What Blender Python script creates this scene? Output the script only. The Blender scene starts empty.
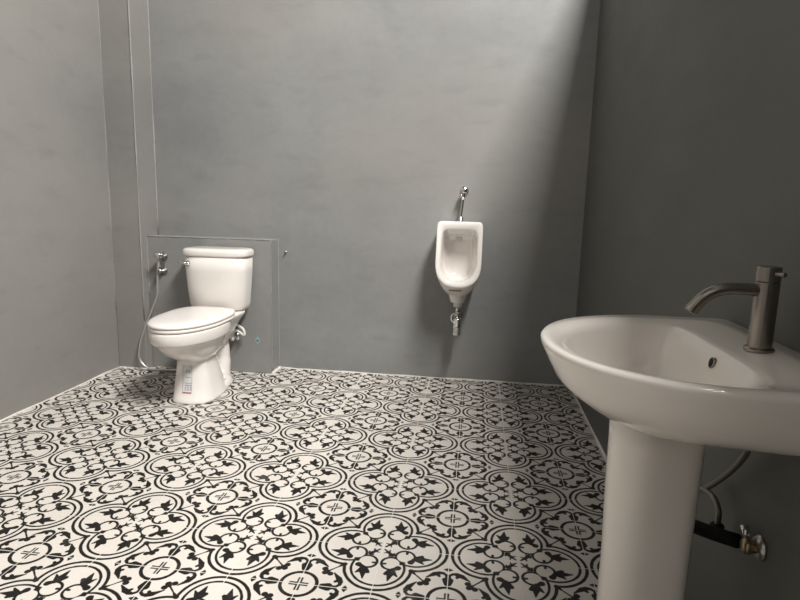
import bpy, bmesh, math, random
from mathutils import Vector, Matrix
random.seed(3)
PI = math.pi
sc = bpy.context.scene
col = sc.collection

# ------------------------------------------------------------------ camera
cam_d = bpy.data.cameras.new('camera'); cam = bpy.data.objects.new('camera', cam_d); col.objects.link(cam)
sc.camera = cam
F, YAW, PITCH, ROLL, CH = 575.2, -0.1296, 0.1695, 0.0251, 1.027
fw = Vector((math.sin(YAW)*math.cos(PITCH), math.cos(YAW)*math.cos(PITCH), -math.sin(PITCH)))
rt = Vector((math.cos(YAW), -math.sin(YAW), 0)); up = rt.cross(fw)
r2 = rt*math.cos(ROLL)+up*math.sin(ROLL); u2 = -rt*math.sin(ROLL)+up*math.cos(ROLL)
m = Matrix((r2, u2, -fw)).transposed().to_4x4(); m.translation = Vector((0, 0, CH))
cam.matrix_world = m
cam_d.sensor_width = 36; cam_d.lens = F/800*36; cam_d.clip_start = 0.02

# ------------------------------------------------------------------ world, lights, exposure
w = bpy.data.worlds.new('world'); sc.world = w; w.use_nodes = True
w.node_tree.nodes['Background'].inputs[0].default_value = (0.75, 0.85, 1.0, 1)
w.node_tree.nodes['Background'].inputs[1].default_value = 0.05
def area(name, loc, rot, sx, sy, power, colr):
    d = bpy.data.lights.new(name, 'AREA'); d.shape = 'RECTANGLE'; d.size = sx; d.size_y = sy
    d.energy = power; d.color = colr
    o = bpy.data.objects.new(name, d); col.objects.link(o); o.location = loc; o.rotation_euler = rot
    return o
area('ceiling_lamp_beyond_partition', (1.09, 0.8, 4.40), (0, math.radians(21), 0), 0.72, 1.9, 418, (1.0, 0.972, 0.935))
area('ceiling_lamp_doorway', (-0.9, -0.9, 3.8), (math.radians(30), math.radians(-6), 0), 1.0, 0.9, 3, (1.0, 0.95, 0.88))
sc.view_settings.view_transform = 'Standard'; sc.view_settings.look = 'None'
sc.view_settings.exposure = 0.0; sc.view_settings.gamma = 1.0; sc.view_settings.use_curve_mapping = False

# ------------------------------------------------------------------ node helpers
class NT:
    def __init__(s, name):
        s.m = bpy.data.materials.new(name); s.m.use_nodes = True; s.t = s.m.node_tree
        s.b = s.t.nodes['Principled BSDF']
    def n(s, typ, **k):
        x = s.t.nodes.new(typ)
        for a, v in k.items(): setattr(x, a, v)
        return x
    def put(s, sock, v):
        if isinstance(v, bpy.types.NodeSocket): s.t.links.new(v, sock)
        else: sock.default_value = v
    def ma(s, op, a, b=None, c=None, clamp=False):
        x = s.n('ShaderNodeMath', operation=op); x.use_clamp = clamp
        s.put(x.inputs[0], a)
        if b is not None: s.put(x.inputs[1], b)
        if c is not None: s.put(x.inputs[2], c)
        return x.outputs[0]
    def vm(s, op, a, b=None, c=None):
        x = s.n('ShaderNodeVectorMath', operation=op); s.put(x.inputs[0], a)
        if b is not None: s.put(x.inputs[3 if op == 'SCALE' else 1], b)
        if c is not None: s.put(x.inputs[2], c)
        return x.outputs[1] if op in ('LENGTH', 'DOT_PRODUCT', 'DISTANCE') else x.outputs[0]
    def vec(s, a, b):
        x = s.n('ShaderNodeCombineXYZ'); s.put(x.inputs[0], a); s.put(x.inputs[1], b); return x.outputs[0]
    def mixc(s, f, a, b):
        x = s.n('ShaderNodeMix', data_type='RGBA'); s.put(x.inputs[0], f); s.put(x.inputs[6], a); s.put(x.inputs[7], b)
        return x.outputs[2]
    def noise(s, vec, scale, detail=3, rough=.5):
        x = s.n('ShaderNodeTexNoise'); s.put(x.inputs['Vector'], vec); x.inputs['Scale'].default_value = scale
        x.inputs['Detail'].default_value = detail; x.inputs['Roughness'].default_value = rough
        return x.outputs['Fac']
    def pos(s): return s.n('ShaderNodeNewGeometry').outputs['Position']
    def obj(s): return s.n('ShaderNodeTexCoord').outputs['Object']
    def rng(s, v, a, b, c, d):
        x = s.n('ShaderNodeMapRange'); s.put(x.inputs[0], v)
        for i, q in enumerate((a, b, c, d)): x.inputs[i+1].default_value = q
        return x.outputs[0]
    def set(s, **k):
        for a, v in k.items(): s.put(s.b.inputs[a.replace('_', ' ')], v)

def simple(name, c, rough=.4, metal=0., coat=0., vary=.04, scale=12, spec=.5):
    t = NT(name); nz = t.noise(t.obj(), scale, 3)
    a = tuple(q*(1-vary) for q in c)+(1,); b = tuple(min(1, q*(1+vary)) for q in c)+(1,)
    t.set(Base_Color=t.mixc(nz, a, b), Roughness=rough, Metallic=metal, Coat_Weight=coat, Specular_IOR_Level=spec)
    return t.m

def wall_mat(name, dark, light, rough=.5, warm=(.285, .27, .245)):
    t = NT(name); p = t.pos()
    big = t.noise(p, 1.1, 4, .55)
    st = t.noise(t.vm('MULTIPLY', p, (1.0, 1.0, 2.6)), 1.9, 5, .62)
    fine = t.noise(p, 26, 4, .6)
    f = t.ma('MULTIPLY_ADD', big, .55, t.ma('MULTIPLY_ADD', st, .22, t.ma('MULTIPLY', fine, .16)))
    f = t.rng(f, .33, .61, 0, 1)
    c = t.mixc(f, dark+(1,), light+(1,))
    c = t.mixc(t.rng(t.noise(t.vm('ADD', p, (3.7, 1.2, .4)), .9, 2, .5), .40, .60, 0, .42), c, (warm[0], warm[1], warm[2], 1))
    # a few darker smears and scuffs in the paint
    sm = t.noise(t.vm('MULTIPLY', p, (1.6, 1.6, 4.2)), 3.0, 3, .5)
    c = t.mixc(t.rng(sm, .56, .78, 0, .22), c, (dark[0]*.6, dark[1]*.6, dark[2]*.62, 1))
    bp = t.n('ShaderNodeBump'); bp.inputs['Strength'].default_value = .12; bp.inputs['Distance'].default_value = .01
    t.put(bp.inputs['Height'], t.ma('ADD', t.noise(p, 7, 5, .6), t.ma('MULTIPLY', fine, .25)))
    t.set(Base_Color=c, Roughness=t.rng(st, .3, .7, rough-.06, rough+.08), Normal=bp.outputs[0])
    return t.m

# ---------- the printed cement tile floor: 20 cm tiles, pattern repeats every 40 cm
def floor_mat():
    t = NT('patterned_floor_tile'); p = t.pos()
    sp = t.n('ShaderNodeSeparateXYZ'); t.put(sp.inputs[0], p)
    U = t.ma('MULTIPLY', t.ma('SUBTRACT', sp.outputs[0], -.0354), 2.5)
    V = t.ma('MULTIPLY', t.ma('SUBTRACT', sp.outputs[1], 2.961), 2.5)
    def fold(off):
        a = t.ma('ABSOLUTE', t.ma('SUBTRACT', t.ma('FRACT', t.ma('ADD', U, off)), .5))
        b = t.ma('ABSOLUTE', t.ma('SUBTRACT', t.ma('FRACT', t.ma('ADD', V, off)), .5))
        return a, b
    qa, qb = fold(0.0)                      # centred on the quatrefoils
    ra, rb = fold(0.5)                      # centred on the rosettes
    def order(a, b): return t.ma('MAXIMUM', a, b), t.ma('MINIMUM', a, b)
    qx, qy = order(qa, qb); rx, ry = order(ra, rb)
    Q = t.vec(qx, qy); R = t.vec(rx, ry)
    ds = []
    def circ(P, c, r): return t.ma('SUBTRACT', t.vm('DISTANCE', P, (c[0], c[1], 0)), r)
    def ring(P, c, r, hw): return t.ma('SUBTRACT', t.ma('ABSOLUTE', circ(P, c, r)), hw)
    def seg(P, a, b, r0, r1):
        bx, by = b[0]-a[0], b[1]-a[1]; L = bx*bx+by*by
        d = t.vm('SUBTRACT', P, (a[0], a[1], 0))
        h = t.ma('MULTIPLY', t.vm('DOT_PRODUCT', d, (bx, by, 0)), 1/L, clamp=True)
        hv = t.vm('SCALE', (bx, by, 0), h)
        return t.ma('SUBTRACT', t.vm('DISTANCE', d, hv), t.ma('MULTIPLY_ADD', h, r1-r0, r0+(.0040 if P == R else .0015)))
    def box(x, y, cx, cy, hx, hy):
        return t.ma('MAXIMUM', t.ma('SUBTRACT', t.ma('ABSOLUTE', t.ma('SUBTRACT', x, cx)), hx),
                    t.ma('SUBTRACT', t.ma('ABSOLUTE', t.ma('SUBTRACT', y, cy)), hy))
    # quatrefoil
    def right(d_, x0): return t.ma('MAXIMUM', d_, t.ma('SUBTRACT', x0, qx))
    ds.append(right(ring(Q, (.244, 0), .189, .0098), .16))
    ds.append(right(ring(Q, (.244, 0), .2365, .0120), .22))
    ds.append(box(qx, qy, .168, .168, .018, .018))
    curl = ring(Q, (.178, .086), .070, .0100)
    cut = t.ma('MINIMUM', t.ma('SUBTRACT', qx, .182), t.ma('SUBTRACT', qy, .112))
    ds.append(t.ma('MAXIMUM', curl, cut))
    ds.append(seg(Q, (.188, .018), (.186, .045), .010, .009))
    ds.append(seg(Q, (.300, .096), (.372, .088), .025, .003))
    ds.append(seg(Q, (.246, .108), (.300, .095), .018, .026))
    ds.append(seg(Q, (.275, .112), (.316, .146), .021, .005))
    ds.append(seg(Q, (.270, .086), (.298, .064), .021, .015))
    ds.append(seg(Q, (.244, .112), (.224, .142), .015, .023))
    ds.append(seg(Q, (.086, .080), (.018, .017), .013, .004))
    ds.append(seg(Q, (.084, .074), (.092, .060), .009, .007))
    ds.append(seg(Q, (.052, .048), (.060, .018), .009, .003))
    # rosette
    ds.append(ring(R, (0, 0), .1235, .0130))
    ds.append(box(rx, ry, .034, .0110, .032, .0066))
    ds.append(seg(R, (.162, .008), (.204, .013), .016, .023))
    ds.append(seg(R, (.205, .006), (.255, .010), .012, .007))
    ds.append(seg(R, (.255, .010), (.277, .036), .007, .009))
    ds.append(seg(R, (.277, .036), (.275, .062), .009, .015))
    ds.append(seg(R, (.275, .062), (.258, .096), .015, .018))
    ds.append(seg(R, (.258, .096), (.212, .152), .017, .001))
    ds.append(seg(R, (.264, .080), (.240, .062), .014, .008))
    ds.append(seg(R, (.318, .006), (.318, .027), .015, .002))
    ds.append(circ(R, (.186, .138), .0225))
    ds.append(circ(R, (.146, .146), .0225))
    ds.append(circ(R, (.164, .164), .016))
    ds.append(seg(R, (.170, .170), (.262, .262), .0030, .0005))
    ds.append(seg(R, (.228, .228), (.262, .262), .003, .015))
    d = ds[0]
    for e in ds[1:]: d = t.ma('MINIMUM', d, e)
    wob = t.ma('MULTIPLY', t.ma('SUBTRACT', t.noise(p, 55, 2), .5), .006)
    ink = t.rng(t.ma('ADD', d, wob), -.0022, .0022, 1, 0)
    # joints between tiles: along every axis of both lattices
    gq = t.ma('MINIMUM', t.ma('MINIMUM', qa, qb), t.ma('MINIMUM', ra, rb))
    grout = t.rng(gq, .0020, .0038, 1, 0)
    # wear of the print, different on each tile
    tile = t.vm('FLOOR', t.vm('MULTIPLY', t.vm('ADD', p, (.0354, -2.961, 0)), (5, 5, 0)))
    wn = t.n('ShaderNodeTexWhiteNoise', noise_dimensions='3D'); t.put(wn.inputs['Vector'], tile)
    wear = t.ma('MULTIPLY', t.rng(t.noise(p, 9, 4, .65), .56, .80, 0, .45), wn.outputs['Value'])
    blk = t.mixc(wear, (.009, .008, .007, 1), (.22, .20, .18, 1))
    wht = t.mixc(t.noise(p, 6, 4), (.57, .53, .48, 1), (.70, .66, .61, 1))
    wht = t.mixc(t.rng(wn.outputs['Value'], 0, 1, 0, .22), wht, (.54, .50, .45, 1))
    c = t.mixc(ink, wht, blk)
    c = t.mixc(grout, c, t.mixc(t.noise(p, 14, 3), (.56, .53, .48, 1), (.74, .71, .66, 1)))
    bp = t.n('ShaderNodeBump'); bp.inputs['Strength'].default_value = .25; bp.inputs['Distance'].default_value = .002
    t.put(bp.inputs['Height'], t.ma('SUBTRACT', t.ma('MULTIPLY', t.noise(p, 30, 3), .3), grout))
    t.set(Base_Color=c, Roughness=t.rng(t.noise(p, 8, 4), .3, .7, .34, .50), Normal=bp.outputs[0], Specular_IOR_Level=.32)
    return t.m

M_back = wall_mat('grey_wall_paint', (.207, .213, .213), (.300, .302, .298), warm=(.296, .282, .255))
M_left = wall_mat('grey_wall_paint_left', (.215, .212, .205), (.285, .278, .268))
M_right = wall_mat('shade_darkened_wall_paint', (.086, .089, .084), (.112, .114, .106), .58, (.104, .106, .084))  # grey wall paint with the right wall's shade put into a darker colour
M_ceil = simple('ceiling_paint', (.30, .295, .285), .8)
M_floor = floor_mat()
M_seam = simple('pale_filler', (.31, .305, .29), .8, scale=40, vary=.25)
M_grout = simple('pale_edge_grout', (.68, .65, .60), .7, scale=40, vary=.2)
M_cer = simple('white_ceramic', (.84, .80, .76), .10, coat=.5, vary=.01)
M_cer_sink = simple('sink_ceramic', (.88, .82, .76), .12, coat=.5, vary=.012)
M_plas = simple('white_seat_plastic', (.86, .82, .78), .22, vary=.01)
M_chrome = simple('chrome', (.72, .71, .69), .16, 1.0)
M_chrome_d = simple('worn_chrome', (.50, .49, .47), .28, 1.0, vary=.15, scale=60)
M_nickel = simple('brushed_nickel', (.31, .28, .245), .27, 1.0, vary=.10, scale=80)
M_hose_d = simple('dark_braided_hose', (.20, .19, .18), .42, .8, vary=.3, scale=300)
M_black = simple('black_plastic', (.010, .010, .010), .7, spec=.2)
M_hole = simple('dark_hole', (.01, .01, .01), .8)
M_brass = simple('dull_brass', (.42, .33, .20), .35, 1.0)
M_hose = simple('silver_hose', (.60, .59, .57), .35, .7, vary=.2, scale=200)
M_rubber = simple('white_pipe', (.75, .73, .70), .4)
M_lab_grey = simple('sticker_print_grey', (.42, .43, .47), .6)
M_lab_pale = simple('sticker_paper', (.74, .73, .73), .5)
M_lab_red = simple('sticker_red', (.42, .09, .07), .5)
M_logo = simple('faded_red_print', (.36, .08, .06), .5)
M_blue = simple('pale_blue_sticker', (.27, .42, .47), .5)
M_blue_d = simple('dark_teal_sticker', (.06, .12, .14), .5)

# ------------------------------------------------------------------ mesh helpers
def link(name, bm, mat, parent=None, smooth=True, angle=None):
    bmesh.ops.recalc_face_normals(bm, faces=bm.faces)
    me = bpy.data.meshes.new(name); bm.to_mesh(me); bm.free()
    me.materials.append(mat)
    if smooth:
        for f in me.polygons: f.use_smooth = True
    o = bpy.data.objects.new(name, me); col.objects.link(o)
    if parent: o.parent = parent; o.matrix_parent_inverse = Matrix.Translation(-Vector(parent.location))
    if smooth and angle: me.set_sharp_from_angle(angle=math.radians(angle))
    return o
def thing(name, label, cat, loc=(0, 0, 0)):
    o = bpy.data.objects.new(name, None); col.objects.link(o); o.location = loc; o.empty_display_size = .05
    o['label'] = label; o['category'] = cat; return o
def struct(o): o['kind'] = 'structure'; return o
def add_box(bm, x0, x1, y0, y1, z0, z1, bev=0):
    r = bmesh.ops.create_cube(bm, size=1)
    bmesh.ops.scale(bm, vec=(x1-x0, y1-y0, z1-z0), verts=r['verts'])
    bmesh.ops.translate(bm, vec=((x0+x1)/2, (y0+y1)/2, (z0+z1)/2), verts=r['verts'])
    if bev:
        es = list({e for v in r['verts'] for e in v.link_edges})
        bmesh.ops.bevel(bm, geom=es, offset=bev, segments=3, affect='EDGES', profile=.5)
def boxbm(*a, **k): bm = bmesh.new(); add_box(bm, *a, **k); return bm
def add_loft(bm, loops, cap0=True, cap1=True, closed=True):
    rows = [[bm.verts.new(p) for p in lp] for lp in loops]
    n = len(rows[0])
    for i in range(len(rows)-1):
        for j in range(n if closed else n-1):
            k = (j+1) % n
            bm.faces.new((rows[i][j], rows[i][k], rows[i+1][k], rows[i+1][j]))
    if cap0: bm.faces.new(rows[0][::-1])
    if cap1: bm.faces.new(rows[-1])
def smooth_path(pts, sub=8):
    pts = [Vector(p) for p in pts]; out = []
    for i in range(len(pts)-1):
        p0 = pts[max(i-1, 0)]; p1 = pts[i]; p2 = pts[i+1]; p3 = pts[min(i+2, len(pts)-1)]
        for k in range(sub):
            s = k/sub
            out.append(.5*((2*p1)+(-p0+p2)*s+(2*p0-5*p1+4*p2-p3)*s*s+(-p0+3*p1-3*p2+p3)*s**3))
    out.append(pts[-1]); return out
def add_tube(bm, pts, r, n=16, cap=True):
    pts = [Vector(p) for p in pts]
    rr = r if isinstance(r, (list, tuple)) else [r]*len(pts)
    loops = []; prev = None
    for i, p in enumerate(pts):
        t = (pts[min(i+1, len(pts)-1)]-pts[max(i-1, 0)]).normalized()
        if prev is None:
            a = t.orthogonal().normalized()
        else:
            a = (prev-t*prev.dot(t)).normalized()
        prev = a; b = t.cross(a)
        loops.append([p+(a*math.cos(2*PI*j/n)+b*math.sin(2*PI*j/n))*rr[i] for j in range(n)])
    add_loft(bm, loops, cap, cap)
def tube(pts, r, n=16): bm = bmesh.new(); add_tube(bm, pts, r, n); return bm
def add_lathe(bm, prof, origin, axis=(0, 0, 1), n=32, cap=True):
    # prof: (radius, height) pairs along axis
    ax = Vector(axis).normalized(); a = ax.orthogonal().normalized(); b = ax.cross(a); o = Vector(origin)
    loops = [[o+ax*h+(a*math.cos(2*PI*j/n)+b*math.sin(2*PI*j/n))*max(r, 1e-4) for j in range(n)] for r, h in prof]
    add_loft(bm, loops, cap, cap)
def lathe(prof, origin, axis=(0, 0, 1), n=32): bm = bmesh.new(); add_lathe(bm, prof, origin, axis, n); return bm
def sgnpow(v, e): return math.copysign(abs(v)**e, v)
def subsurf(o, lv=2):
    s = o.modifiers.new('subsurf', 'SUBSURF'); s.levels = lv; s.render_levels = lv; return o
def bevel(o, wd, seg=3, ang=40):
    b = o.modifiers.new('bevel', 'BEVEL'); b.width = wd; b.segments = seg; b.limit_method = 'ANGLE'; b.angle_limit = math.radians(ang); return o

# ------------------------------------------------------------------ the room
XL, XR, YB, YF, ZC = -2.10, .575, 3.29, -1.6, 4.5
XO = 2.6; ZP = 2.50                      # the passage beyond the partition on the right; partition height
struct(link('floor', boxbm(XL-.1, XO+.1, YF-.1, YB+.1, -.1, 0), M_floor, smooth=False))
struct(link('ceiling', boxbm(XL-.1, XO+.1, YF-.1, YB+.1, ZC, ZC+.1), M_ceil, smooth=False))
struct(link('wall_back', boxbm(XL-.1, XO+.1, YB, YB+.1, 0, ZC), M_back, smooth=False))
struct(link('wall_left', boxbm(XL-.1, XL, YF, YB, 0, ZC), M_left, smooth=False))
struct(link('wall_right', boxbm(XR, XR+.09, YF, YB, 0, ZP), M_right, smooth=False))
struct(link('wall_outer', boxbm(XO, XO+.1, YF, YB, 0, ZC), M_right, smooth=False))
# front wall behind the camera, with the doorway the picture was taken from
bm = bmesh.new()
add_box(bm, XL, -.55, YF-.1, YF, 0, ZC); add_box(bm, .40, XO, YF-.1, YF, 0, ZC); add_box(bm, -.55, .40, YF-.1, YF, 2.1, ZC)
struct(link('wall_front', bm, M_back, smooth=False))
# boxed column in the left corner and the low boxed-in ledge behind the toilet
XC = -1.922
struct(bevel(link('wall_column', boxbm(XL, XC, 3.10, YB, 0, ZC), M_left, smooth=False), .004, 2))
LX, LY, LZ = -1.165, 3.165, .792
struct(bevel(link('wall_ledge', boxbm(XC, LX, LY, YB, 0, LZ), M_back, smooth=False), .004, 2))
def seam(n, a, b, r, mat=None):
    a = Vector(a); b = Vector(b); k = 30
    pts = [a+(b-a)*i/k for i in range(k+1)]
    rr = [r*(.55+.9*random.random()) for _ in pts]
    struct(link('trim_%d' % n, tube(pts, rr, 8), mat or M_seam))
seam(1, (XC, 3.10, .3), (XC, 3.10, ZC), .0040)
seam(2, (XC+.001, YB-.001, LZ), (XC+.001, YB-.001, ZC), .0036)
seam(3, (XL+.001, 3.099, .35), (XL+.001, 3.099, ZC), .0022)
seam(4, (XC, LY, LZ), (LX, LY, LZ), .0028)
seam(5, (LX, LY, .02), (LX, LY, LZ), .0022)
seam(6, (XC+.001, LY, .45), (XC+.001, LY, LZ), .0030)
seam(7, (LX, YB-.001, .01), (LX, YB-.001, LZ), .0028)
# uneven pale grout where the tiles meet the walls
seam(8, (XR-.001, YF, .001), (XR-.001, YB, .001), .0060, M_grout)
seam(9, (LX, YB-.001, .001), (XR, YB-.001, .001), .0060, M_grout)
seam(10, (XL+.001, YF, .001), (XL+.001, 3.10, .001), .0070, M_grout)
seam(11, (XL, 3.099, .001), (XC, 3.099, .001), .0050, M_grout)
seam(12, (LX, LY, .001), (LX, YB, .001), .0110, M_grout)

# ------------------------------------------------------------------ toilet
TX = -1.420
T = thing('toilet', 'white ceramic two-piece toilet with closed lid standing in front of the low grey ledge', 'toilet', (TX, 2.8, 0))
def sec(cy, hl_f, hl_b, hw, z, nf=2.0, nb=2.6, n=48, cx=TX, tilt=0):
    # horizontal section: front half (towards -Y) and back half superellipses
    out = []
    for j in range(n):
        a = 2*PI*j/n; s, c = math.sin(a), math.cos(a)
        e = 2/(nf if c >= 0 else nb); L = hl_f if c >= 0 else hl_b
        y = -sgnpow(c, e)*L
        out.append((cx+sgnpow(s, e)*hw, cy+y, z+tilt*y))
    return out
bm = bmesh.new()
FT = [  # z, cy, front, back, half width, exponents: the foot column, the neck, the bowl and its rim band
    (.000, 2.69, .112, .25, .110, 2.4, 2.6), (.012, 2.69, .112, .25, .110, 2.4, 2.6), (.024, 2.69, .103, .24, .103, 2.4, 2.6),
    (.080, 2.69, .080, .22, .098, 2.4, 2.6), (.150, 2.69, .066, .20, .084, 2.3, 2.6), (.198, 2.69, .062, .19, .077, 2.2, 2.6),
    (.213, 2.69, .076, .19, .080, 2.1, 2.6), (.230, 2.69, .118, .20, .100, 2.0, 2.5), (.262, 2.695, .178, .21, .122, 2.0, 2.4), (.296, 2.70, .220, .22, .136, 2.0, 2.4),
    (.320, 2.705, .238, .222, .142, 2.0, 2.4), (.325, 2.706, .248, .224, .147, 2.0, 2.4), (.3265, 2.708, .266, .226, .157, 2.0, 2.4), (.329, 2.71, .277, .228, .163, 2.0, 2.4), (.338, 2.71, .283, .229, .167, 2.0, 2.4),
    (.384, 2.712, .290, .23, .169, 2.0, 2.4), (.390, 2.712, .286, .226, .167, 2.0, 2.4), (.391, 2.71, .25, .19, .14, 2.0, 2.4)]
def foot_x(z): return TX+max(0, .018*(1-z/.30))
add_loft(bm, [sec(q[1], q[2], q[3], q[4], q[0], q[5], q[6], cx=foot_x(q[0])) for q in FT])
bowl = link('bowl', bm, M_cer, T)
# rear deck carrying the tank, with flared wings
bm = bmesh.new()
add_loft(bm, [sec(2.98, .06, .085, .08, .25, 3, 4), sec(2.99, .10, .080, .09, .30, 3, 4), sec(3.0, .14, .080, .115, .350, 3.5, 5),
              sec(3.0, .15, .082, .136, .378, 4, 6), sec(3.0, .15, .082, .142, .392, 4, 6), sec(3.0, .145, .080, .138, .397, 4, 6)])
link('rear_deck', bm, M_cer, T)
# trapway bulging out on both sides at the back, and the bolted rear foot
bm = bmesh.new()
add_tube(bm, smooth_path([(TX, 2.80, .25), (TX, 2.90, .27), (TX, 2.985, .24), (TX, 3.01, .15), (TX, 3.0, .05), (TX, 3.0, .0)], 6), [.070]*12+[.058]*8+[.062]*6+[.066]*5, 24)
link('trapway', bm, M_cer, T)
bm = bmesh.new()
add_loft(bm, [sec(2.88, .13, .16, .110, 0, 2.1, 2.2), sec(2.88, .13, .16, .112, .016, 2.1, 2.2), sec(2.88, .118, .148, .100, .038, 2.1, 2.2), sec(2.89, .09, .12, .076, .062, 2.1, 2.2), sec(2.90, .05, .08, .04, .080, 2.1, 2.2)])
link('rear_foot', bm, M_cer, T)
for s in (-1, 1):
    link('bolt_cap', lathe([(.013, 0), (.013, .008), (.009, .015), (.002, .018)], (TX+s*.082, 2.88, .045)), M_plas, T)
# seat ring and lid, closed
def seat_sec(z, g, t=0): return sec(2.72, .298-g, .235-g*.8, .173-g, z, 2.05, 3.4, tilt=t)
bm = bmesh.new(); add_loft(bm, [seat_sec(.392, .016), seat_sec(.394, .006), seat_sec(.400, .001), seat_sec(.408, .002), seat_sec(.411, .010)])
link('seat', bm, M_plas, T)
bm = bmesh.new(); add_loft(bm, [seat_sec(.4125, .010), seat_sec(.414, .003), seat_sec(.421, -.001), seat_sec(.428, .004), seat_sec(.433, .018), seat_sec(.437, .06), seat_sec(.439, .12)])
link('lid', bm, M_plas, T)
for s in (-1, 1):
    link('hinge', lathe([(.010, -.018), (.011, -.016), (.011, .016), (.010, .018)], (TX+s*.07, 2.955, .412), (1, 0, 0), 16), M_plas, T)
TK = -1.437
# tank
def rsec(x0, x1, y0, y1, z, nf=3.6, nb=6, bow=0, n=56):
    cx, cy, hx, hy = (x0+x1)/2, (y0+y1)/2, (x1-x0)/2, (y1-y0)/2; out = []
    for j in range(n):
        a = 2*PI*j/n; s, c = math.sin(a), math.cos(a)
        e = 2/(nf if c >= 0 else nb)
        x = sgnpow(s, e)*hx; y = -sgnpow(c, e)*hy
        if c > 0: y -= bow*(1-(x/hx)**2)
        out.append((cx+x, cy+y, z))
    return out
bm = bmesh.new()
add_loft(bm, [rsec(TK-0.145, TK+0.145, 3.02, 3.135, .398, bow=.01), rsec(TK-0.158, TK+0.158, 3.005, 3.145, .408, bow=.012), rsec(TK-0.164, TK+0.164, 2.995, 3.150, .430, bow=.014),
              rsec(TK-0.171, TK+0.171, 2.985, 3.155, .520, bow=.015), rsec(TK-0.178, TK+0.178, 2.980, 3.158, .620, bow=.015), rsec(TK-0.181, TK+0.181, 2.978, 3.158, .700, bow=.015)])
link('tank', bm, M_cer, T)
bm = bmesh.new()
L = lambda g, z: rsec(TK-.190+g, TK+.190-g, 2.972+g, 3.155-g*.3, z, nf=3.6, bow=.014)
add_loft(bm, [L(.012, .701), L(.002, .704), L(.0, .712), L(.0, .728), L(.004, .738), L(.014, .744), L(.04, .747), L(.08, .748)])
link('tank_lid', bm, M_cer, T)
bm = bmesh.new()
add_lathe(bm, [(.016, 0), (.016, .006), (.011, .010), (.011, .020)], (TK-.135, 2.984, .662), (0, -1, 0), 20)
add_tube(bm, [(TK-.133, 2.966, .662), (TK-.148, 2.958, .665), (TK-.172, 2.955, .671), (TK-.180, 2.957, .672)], [.008, .008, .0065, .005], 12)
o = link('flush_lever', bm, M_chrome, T); o['label'] = 'chrome flush lever'
# paper sticker on the front of the foot: hugs the surface
bm = bmesh.new()
def foot_front(x, z):
    # front surface of the foot at height z for lateral offset x
    for a, b in zip(FT[1:], FT[2:]):
        if z <= b[0]: break
    k = (z-a[0])/(b[0]-a[0]); cy, hl, _, hw, n = [a[i]+(b[i]-a[i])*k for i in range(1, 6)]
    return cy-hl*max(0, 1-(abs(x)/hw)**n)**(1/n)
def patch(x0, x1, z0, z1, lift):
    bm = bmesh.new(); n = 8; g = []
    for i in range(n+1):
        row = []
        for j in range(n+1):
            x = x0+(x1-x0)*i/n; z = z0+(z1-z0)*j/n
            row.append(bm.verts.new((foot_x(z)+x, foot_front(x, z)-lift, z)))
        g.append(row)
    for i in range(n):
        for j in range(n): bm.faces.new((g[i][j], g[i+1][j], g[i+1][j+1], g[i][j+1]))
    return bm
sx0, sx1 = -.024, .026
lab = link('sticker', patch(sx0, sx1, .052, .185, .0012), M_lab_pale, T); lab['label'] = 'small white paper sticker with a red line'
def sub(name, bmx, mat):
    o = link(name, bmx, mat); o.parent = lab; return o
bm = patch(sx0+.001, sx1-.001, .054, .059, .0022)
sub('red_line', bm, M_lab_red)
for (a, b, z0, z1) in ((-.012, .024, .088, .094), (-.012, -.004, .066, .084), (.000, .010, .066, .084), (.014, .024, .066, .084), (-.012, .024, .100, .104), (-.006, .002, .150, .168), (.008, .018, .150, .168), (-.008, .020, .128, .132), (-.0235, -.0215, .054, .183), (.0235, .0255, .054, .183)):
    sub('print', patch(a, b, z0, z1, .0022), M_lab_grey)

# water supply: angle valve on the ledge with a short white hose to the tank
V = thing('water_supply_valve', 'small white supply hose and chrome angle valve on the ledge right of the toilet bowl', 'valve', (-1.36, LY, .22))
link('escutcheon', lathe([(.026, 0), (.026, .004), (.018, .010)], (-1.385, LY, .215), (0, -1, 0), 24), M_chrome, V)
bm = bmesh.new()
add_tube(bm, [(-1.385, LY-.006, .215), (-1.385, LY-.05, .215)], .011); add_tube(bm, [(-1.385, LY-.045, .200), (-1.385, LY-.045, .250)], .010)
link('valve_body', bm, M_chrome, V)
link('valve_handle', lathe([(.004, 0), (.012, .002), (.012, .014), (.006, .018)], (-1.385, LY-.05, .215), (0, -1, 0), 16), M_rubber, V)
link('supply_hose', tube(smooth_path([(-1.385, LY-.045, .248), (-1.360, LY-.047, .262), (-1.315, LY-.050, .240), (-1.322, LY-.048, .275), (-1.362, LY-.045, .300), (-1.375, LY-.044, .345), (-1.375, LY-.044, .398)], 8), .0075, 12), M_rubber, V)

# bidet spray on its hook with a long hose
B = thing('bidet_sprayer', 'chrome bidet spray on the ledge left of the toilet, with a long hose', 'bidet spray', (-1.83, LY, .64))
bm = bmesh.new()
add_lathe(bm, [(.026, 0), (.026, .004), (.014, .010), (.013, .034), (.015, .036), (.015, .050)], (-1.822, LY, .672), (0, -1, 0), 24)
add_lathe(bm, [(.024, 0), (.024, .004), (.012, .010), (.012, .030)], (-1.824, LY, .588), (0, -1, 0), 24)
add_box(bm, -1.832, -1.816, LY-.007, LY, .595, .665, bev=.002)
add_tube(bm, [(-1.824, LY-.030, .600), (-1.836, LY-.034, .575)], [.013, .010])
link('valve_body', bm, M_chrome_d, B)
link('valve_knob', lathe([(.011, 0), (.017, .002), (.017, .014), (.010, .018)], (-1.814, LY-.044, .682), (.3, -1, .1), 16), M_chrome, B)
bm = bmesh.new()
add_tube(bm, smooth_path([(-1.838, LY-.045, .565), (-1.834, LY-.042, .61), (-1.826, LY-.046, .655), (-1.821, LY-.058, .688)], 6), [.008]*7+[.010]*6+[.013]*6, 16)
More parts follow.
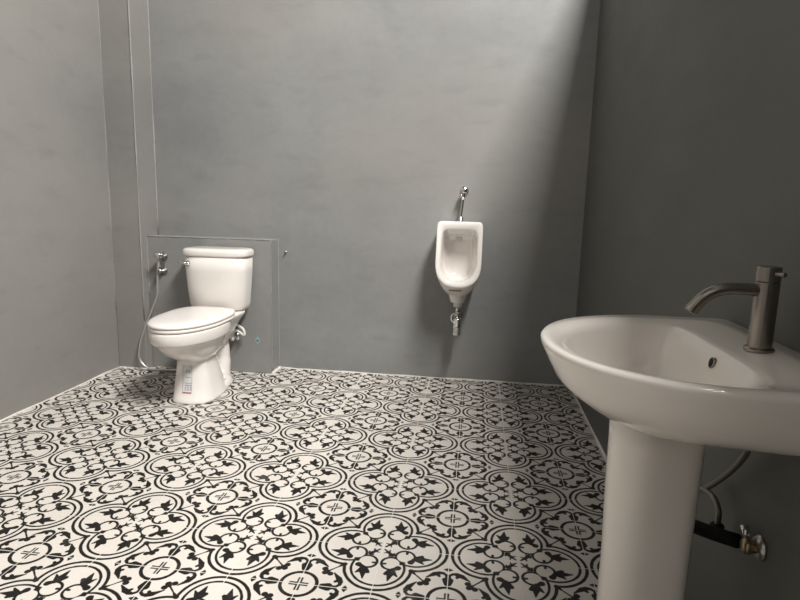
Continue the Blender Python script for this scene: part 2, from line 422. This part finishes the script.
add_lathe(bm, [(.013, 0), (.017, .006), (.018, .022), (.012, .026)], (-1.822, LY-.050, .682), (.1, -1, .25), 20)
link('spray_head', bm, M_chrome, B)
bm = bmesh.new()
add_tube(bm, [(-1.838, LY-.028, .662), (-1.838, LY-.05, .635), (-1.848, LY-.045, .64)], .004, 10)
link('hook', bm, M_chrome_d, B)
hp = smooth_path([(-1.838, LY-.045, .568), (-1.842, LY-.045, .50), (-1.850, LY-.047, .435), (-1.920, 3.09, .245), (-1.946, 3.075, .142), (-1.945, 3.07, .065), (-1.890, 3.07, .014), (-1.80, 3.08, .009), (-1.70, 3.09, .008), (-1.55, 3.10, .008), (-1.44, 3.12, .010)], 10)
link('hose', tube(hp, .0062, 12), M_hose, B)

# ------------------------------------------------------------------ urinal
UX = -.092
U = thing('urinal', 'small white ceramic wall urinal mounted on the grey back wall', 'urinal', (UX, YB, .5))
def shield(hw, zt, zb, yf, zc=.72, nt=9, nbt=2.3, n=64, lean=0.0, cx=UX):
    out = []
    for j in range(n):
        a = 2*PI*j/n; s, c = math.sin(a), math.cos(a)
        if c >= 0: e = 2/nt; h = zt-zc
        else: e = 2/nbt; h = zc-zb
        # blend side exponent so the sides stay continuous
        x = sgnpow(s, 2/nt if c >= 0 else 2/nbt)*hw; z = zc+sgnpow(c, e)*h
        out.append((cx+x, yf+lean*(z-zc), z))
    return out
bm = bmesh.new()
LN = .22
NB = 2.5
add_loft(bm, [
    shield(.112, .926, .515, YB, nbt=2.2, nt=16), shield(.114, .927, .508, YB-.04, nbt=2.2, nt=16), shield(.1165, .929, .512, YB-.10, nbt=2.3, lean=.1, nt=16), shield(.1190, .929, .528, YB-.155, nbt=2.4, lean=.18, nt=16),
    shield(.1215, .929, .556, 3.096, nbt=NB, lean=LN, nt=16), shield(.1230, .929, .576, 3.076, nbt=NB, lean=LN, nt=16), shield(.1220, .928, .584, 3.068, nbt=NB, lean=LN, nt=15),
    shield(.1170, .923, .590, 3.066, nbt=NB, lean=LN, nt=13), shield(.101, .890, .606, 3.070, nbt=NB, lean=LN, nt=7), shield(.097, .884, .610, 3.076, nbt=NB, lean=LN, nt=7),
    shield(.094, .878, .613, 3.100, nbt=NB, lean=LN*.9, nt=6), shield(.091, .866, .612, 3.118, nbt=NB, lean=LN*.7, nt=7), shield(.088, .860, .608, 3.150, nbt=NB, lean=.1, nt=7),
    shield(.085, .856, .608, 3.19, nbt=NB, lean=.0, nt=7), shield(.076, .846, .618, 3.222, nbt=NB, nt=6), shield(.058, .82, .64, 3.234, nbt=2.4, nt=5), shield(.02, .75, .70, 3.238, nbt=2.2, nt=4)], cap0=True)
ubody = link('body', bm, M_cer, U)
link('outlet', lathe([(.060, .560), (.050, .525), (.044, .505), (.041, .498), (.040, .490), (.036, .486)], (UX+.002, 3.150, 0)), M_cer, U)
link('spray_slot', boxbm(UX-.022, UX-.008, 3.222, 3.236, .812, .838, bev=.002), M_cer, U, angle=40)
link('spray_slot', boxbm(UX-.003, UX+.011, 3.222, 3.236, .812, .838, bev=.002), M_cer, U, angle=40)
# small red maker's mark under the lip, laid on the curved ceramic
from mathutils.bvhtree import BVHTree
bpy.context.view_layer.update()
bv = BVHTree.FromPolygons([v.co[:] for v in ubody.data.vertices], [tuple(p_.vertices) for p_ in ubody.data.polygons])
bm = bmesh.new()
MC, MZ = UX-.010, .560
for a, b, z0, z1 in ((-.034, -.024, 0, .010), (-.022, -.013, 0, .008), (-.011, -.003, 0, .010), (-.001, .008, 0, .008), (.010, .018, 0, .010), (.020, .034, .001, .008)):
    nx, nz = 4, 4; g = []
    for i in range(nx+1):
        row = []
        for k in range(nz+1):
            hit = bv.ray_cast(Vector((MC+a+(b-a)*i/nx, 2.5, MZ+z0+(z1-z0)*k/nz)), Vector((0, 1, 0)))
            row.append(bm.verts.new(hit[0]+Vector((0, -.0012, -.0004))))
        g.append(row)
    for i in range(nx):
        for k in range(nz): bm.faces.new((g[i][k], g[i+1][k], g[i+1][k+1], g[i][k+1]))
link('logo', bm, M_logo, U)['label'] = 'faded red maker mark'
# flush pipe above
P = thing('flush_valve', 'chrome flush pipe and push valve on the wall above the urinal', 'flush valve', (UX, YB, 1.0))
link('wall_flange', lathe([(.024, 0), (.024, .005), (.014, .012)], (UX+.012, YB, 1.094), (0, -1, 0), 24), M_chrome, P)
bm = bmesh.new()
add_tube(bm, [(UX+.012, YB-.004, 1.094), (UX+.012, YB-.055, 1.094)], .012)
add_lathe(bm, [(.016, 0), (.019, .006), (.019, .026), (.015, .031)], (UX+.012, YB-.045, 1.094), (0, -1, .25), 24)
add_tube(bm, [(UX+.010, YB-.048, 1.096), (UX+.006, YB-.048, 1.046)], [.013, .012])
link('push_valve', bm, M_chrome, P)
link('flush_pipe', tube(smooth_path([(UX+.006, YB-.048, 1.07), (UX+.004, YB-.048, 1.02), (UX-.002, YB-.052, .96), (UX-.004, YB-.055, .925)], 5), .0075, 16), M_chrome, P)
link('pipe_nut', lathe([(.018, .926), (.018, .934), (.015, .936), (.015, .950), (.010, .954)], (UX-.004, YB-.055, 0), n=6), M_chrome_d, P)
link('valve_lever', tube([(UX+.004, YB-.060, 1.078), (UX-.014, YB-.066, 1.058)], [.005, .004], 10), M_chrome, P)
# drain below
D = thing('urinal_drain', 'chrome bottle drain pipe hanging below the urinal', 'drain pipe', (UX, 3.15, .4))
DX, DY = UX+.004, 3.150
link('collar', lathe([(.024, .462), (.024, .482), (.028, .484), (.028, .492)], (DX, DY, 0), n=24), M_rubber, D)
link('drain_pipe', lathe([(.012, .40), (.012, .465)], (DX, DY, 0), n=20), M_chrome, D)
link('nut', lathe([(.018, .412), (.019, .416), (.019, .428), (.016, .432)], (DX, DY, 0), n=8), M_chrome_d, D)
link('trap_cup', lathe([(.021, .300), (.0235, .303), (.0235, .345), (.0255, .347), (.0255, .352), (.0235, .354), (.0235, .392), (.015, .400)], (DX, DY, 0), n=28), M_chrome, D)
bm = bmesh.new(); add_tube(bm, [(DX, DY+.01, .385), (DX, YB-.004, .385)], .012); add_lathe(bm, [(.026, 0), (.026, .004), (.014, .01)], (DX, YB, .385), (0, -1, 0), 24)
link('wall_pipe', bm, M_chrome_d, D)
bm = bmesh.new(); rp = [(DX-.012+.024*math.cos(a)*.9, DY-.010+.01*math.sin(a), .398+.024*math.sin(a)) for a in [math.radians(80+q*20) for q in range(11)]]
add_tube(bm, rp, .0028, 8); link('loose_ring', bm, M_rubber, D)

# ------------------------------------------------------------------ pedestal sink
SY = 1.085
S = thing('pedestal_sink', 'white ceramic pedestal sink with oval basin mounted on the shaded right wall', 'sink', (.35, SY, 0))
# local: s = distance from the right wall, w = along the wall
def dsec(sc_, a, b, z, back, nf=2.15, nb=6, n=72, zf=0.0):
    out = []
    for j in range(n):
        t = 2*PI*j/n; c, si = math.cos(t), math.sin(t)
        if c >= 0: s_ = sc_+sgnpow(c, 2/nf)*a; w_ = sgnpow(si, 2/nf)*b
        else: s_ = sc_+sgnpow(c, 2/nb)*(sc_-back); w_ = sgnpow(si, 2/nb)*b
        out.append((XR-s_, SY+w_, z+zf*(s_-sc_)))
    return out
bm = bmesh.new()
add_loft(bm, [
    dsec(.24, .060, .072, .630, .12, nb=4, zf=.06), dsec(.235, .085, .105, .640, .08, nb=4, zf=.06), dsec(.22, .128, .155, .654, .05, nb=5, zf=.06), dsec(.20, .178, .200, .671, .02, zf=.06),
    dsec(.18, .222, .236, .686, .004, zf=.06), dsec(.165, .252, .262, .706, .002, nb=10, zf=.04), dsec(.150, .280, .279, .738, .001, nb=14, zf=.012), dsec(.142, .299, .286, .763, .001, nb=16),
    dsec(.140, .305, .290, .773, .001, nb=18), dsec(.140, .3045, .2895, .7785, .002, nb=18), dsec(.142, .298, .284, .7825, .004, nb=18), dsec(.160, .264, .252, .7805, .040, nb=8),
    dsec(.195, .214, .226, .7755, .108, nb=4.5), dsec(.205, .194, .216, .7705, .122, nb=4.5), dsec(.210, .184, .208, .760, .130, nb=4.2), dsec(.215, .172, .196, .735, .140, nb=4), dsec(.222, .150, .176, .705, .152, nb=3.6),
    dsec(.23, .118, .145, .678, .168, nb=3), dsec(.235, .075, .095, .664, .19, nb=2.6), dsec(.235, .026, .026, .659, .209, nf=2, nb=2)], cap0=True, cap1=True)
link('basin', bm, M_cer_sink, S)
bm = bmesh.new()
add_lathe(bm, [(.030, 0), (.030, .003), (.024, .005), (.020, .003)], (XR-.235, SY, .6595), n=28)
o = link('drain', bm, M_chrome_d, S); o['label'] = 'round metal drain'
# overflow hole in the back of the bowl
nv = Vector((-1, 0, .22)).normalized()
bm = bmesh.new(); add_lathe(bm, [(.0085, 0), (.0095, .001), (.0105, -.004), (.0105, .0012), (.0085, .0016)], (XR-.137, SY+.005, .7495), nv, 24, cap=False)
link('overflow_ring', bm, M_nickel, S)
bm = bmesh.new(); add_lathe(bm, [(.0095, 0), (.0095, .0012)], (XR-.137, SY+.005, .7495), nv, 24); link('overflow_hole', bm, M_hole, S)
# pedestal: D plan, open hollow at the back
def pedsec(z, hx, hy, cs, n=48):
    out = []
    for j in range(n):
        t = 2*PI*j/n; c, si = math.cos(t), math.sin(t); e = 2/(2.3 if c >= 0 else 5)
        out.append((XR-(cs+sgnpow(c, e)*hx), SY+sgnpow(si, e)*hy, z))
    return out
bm = bmesh.new()
add_loft(bm, [pedsec(0, .108, .100, .225), pedsec(.012, .109, .101, .225), pedsec(.03, .100, .092, .225), pedsec(.08, .086, .078, .225), pedsec(.20, .074, .070, .226),
              pedsec(.35, .073, .069, .227), pedsec(.50, .076, .073, .228), pedsec(.60, .077, .076, .228), pedsec(.652, .078, .077, .228)])
link('pedestal', bm, M_cer_sink, S)

# tap
FX, FY = XR-.063, 1.083
K = thing('faucet', 'brushed nickel single lever tap with curved spout standing on the sink deck', 'faucet', (FX, FY, .782))
link('base_ring', lathe([(.0245, .7790), (.0245, .7835), (.0225, .7855), (.0205, .7860)], (FX, FY, 0), n=40), M_nickel, K, angle=35)
link('body', lathe([(.0196, .783), (.0196, .9025), (.0188, .9035)], (FX, FY, 0), n=48), M_nickel, K, angle=35)
link('handle_cap', lathe([(.0188, .9045), (.0196, .9055), (.0196, .9290), (.0184, .9305), (.010, .9307)], (FX, FY, 0), n=48), M_nickel, K, angle=35)
link('lever', tube([(FX+.002, FY-.012, .920), (FX+.007, FY-.026, .919), (FX+.010, FY-.034, .920)], [.0045, .0045, .0040], 16), M_nickel, K, angle=40)
sp = smooth_path([(FX-.010, FY, .888), (FX-.040, FY, .888), (FX-.066, FY, .887), (FX-.086, FY, .882), (FX-.102, FY, .872), (FX-.114, FY, .858), (FX-.120, FY, .850)], 6)
link('spout', tube(sp, .0115, 28), M_nickel, K, angle=50)
d = Vector((-.006, 0, -.010)).normalized()
link('aerator', lathe([(.0122, 0), (.0122, .008), (.0110, .0085), (.009, .006)], Vector((FX-.1195, FY, .8508)), d, 28), M_nickel, K, angle=40)

# plumbing under the basin
H = thing('sink_supply_hose', 'dark braided water hoses curving behind the sink pedestal', 'hose', (XR-.04, 1.2, .45))
link('hose', tube(smooth_path([(XR-.060, 1.10, .66), (XR-.042, 1.105, .62), (.537, 1.123, .577), (.535, 1.153, .530), (.535, 1.213, .470), (.535, 1.292, .404), (.530, 1.33, .385)], 10), .0062, 12), M_hose_d, H)
link('hose', tube(smooth_path([(.520, 1.325, .400), (.532, 1.280, .408), (.535, 1.238, .411), (.537, 1.213, .393), (.537, 1.212, .365)], 10), .0062, 12), M_hose_d, H)
link('hose_nut', lathe([(.012, .338), (.015, .342), (.015, .362), (.010, .367)], (.537, 1.212, 0), n=8), M_black, H)
W = thing('waste_pipe', 'black waste pipe running from behind the pedestal to the right wall', 'pipe', (XR-.02, 1.2, .3))
link('pipe', tube([(XR-.12, 1.20, .372), (XR-.055, 1.185, .358), (XR-.028, 1.140, .372)], .0145, 16), M_black, W)
A = thing('angle_valve', 'small brass and chrome stop valve on the right wall under the sink', 'valve', (XR, 1.11, .37))
link('flange', lathe([(.025, 0), (.025, .004), (.019, .009), (.016, .011)], (XR, 1.108, .381), (-1, 0, 0), 28), M_chrome_d, A)
link('valve_body', lathe([(.012, 0), (.012, .012), (.015, .014), (.015, .022), (.010, .026)], (XR-.008, 1.108, .381), (-1, 0, 0), 20), M_brass, A)
link('valve_handle', tube([(XR-.022, 1.118, .392), (XR-.024, 1.132, .412)], [.006, .008], 12), M_chrome, A)

# ------------------------------------------------------------------ small things on the walls
bm = bmesh.new()
v = [bm.verts.new(p) for p in ((0, 0, .024), (.017, 0, -.004), (0, 0, -.022), (-.017, 0, -.004))]
f = bm.faces.new(v); r = bmesh.ops.extrude_face_region(bm, geom=[f]); bmesh.ops.translate(bm, vec=(0, -.0012, 0), verts=[q for q in r['geom'] if isinstance(q, bmesh.types.BMVert)])
N = thing('wall_sticker', 'small pale blue diamond sticker on the ledge right of the toilet', 'sticker', (-1.253, LY, .2))
bm.transform(Matrix.Translation((-1.253, LY, .200))); link('backing', bm, M_blue, N, smooth=False)
o = link('drop_mark', boxbm(-1.260, -1.247, LY-.0022, LY-.0012, .193, .203), M_blue_d, N, smooth=False)
G = thing('wall_anchor', 'tiny grey hook screwed to the back wall beside the ledge corner', 'hook', (-1.117, YB, .715))
link('plate', lathe([(.009, 0), (.009, .003), (.005, .006)], (-1.117, YB, .715), (0, -1, 0), 16), M_chrome_d, G)
link('peg', tube([(-1.117, YB-.004, .715), (-1.112, YB-.022, .718)], .004, 10), M_chrome_d, G)
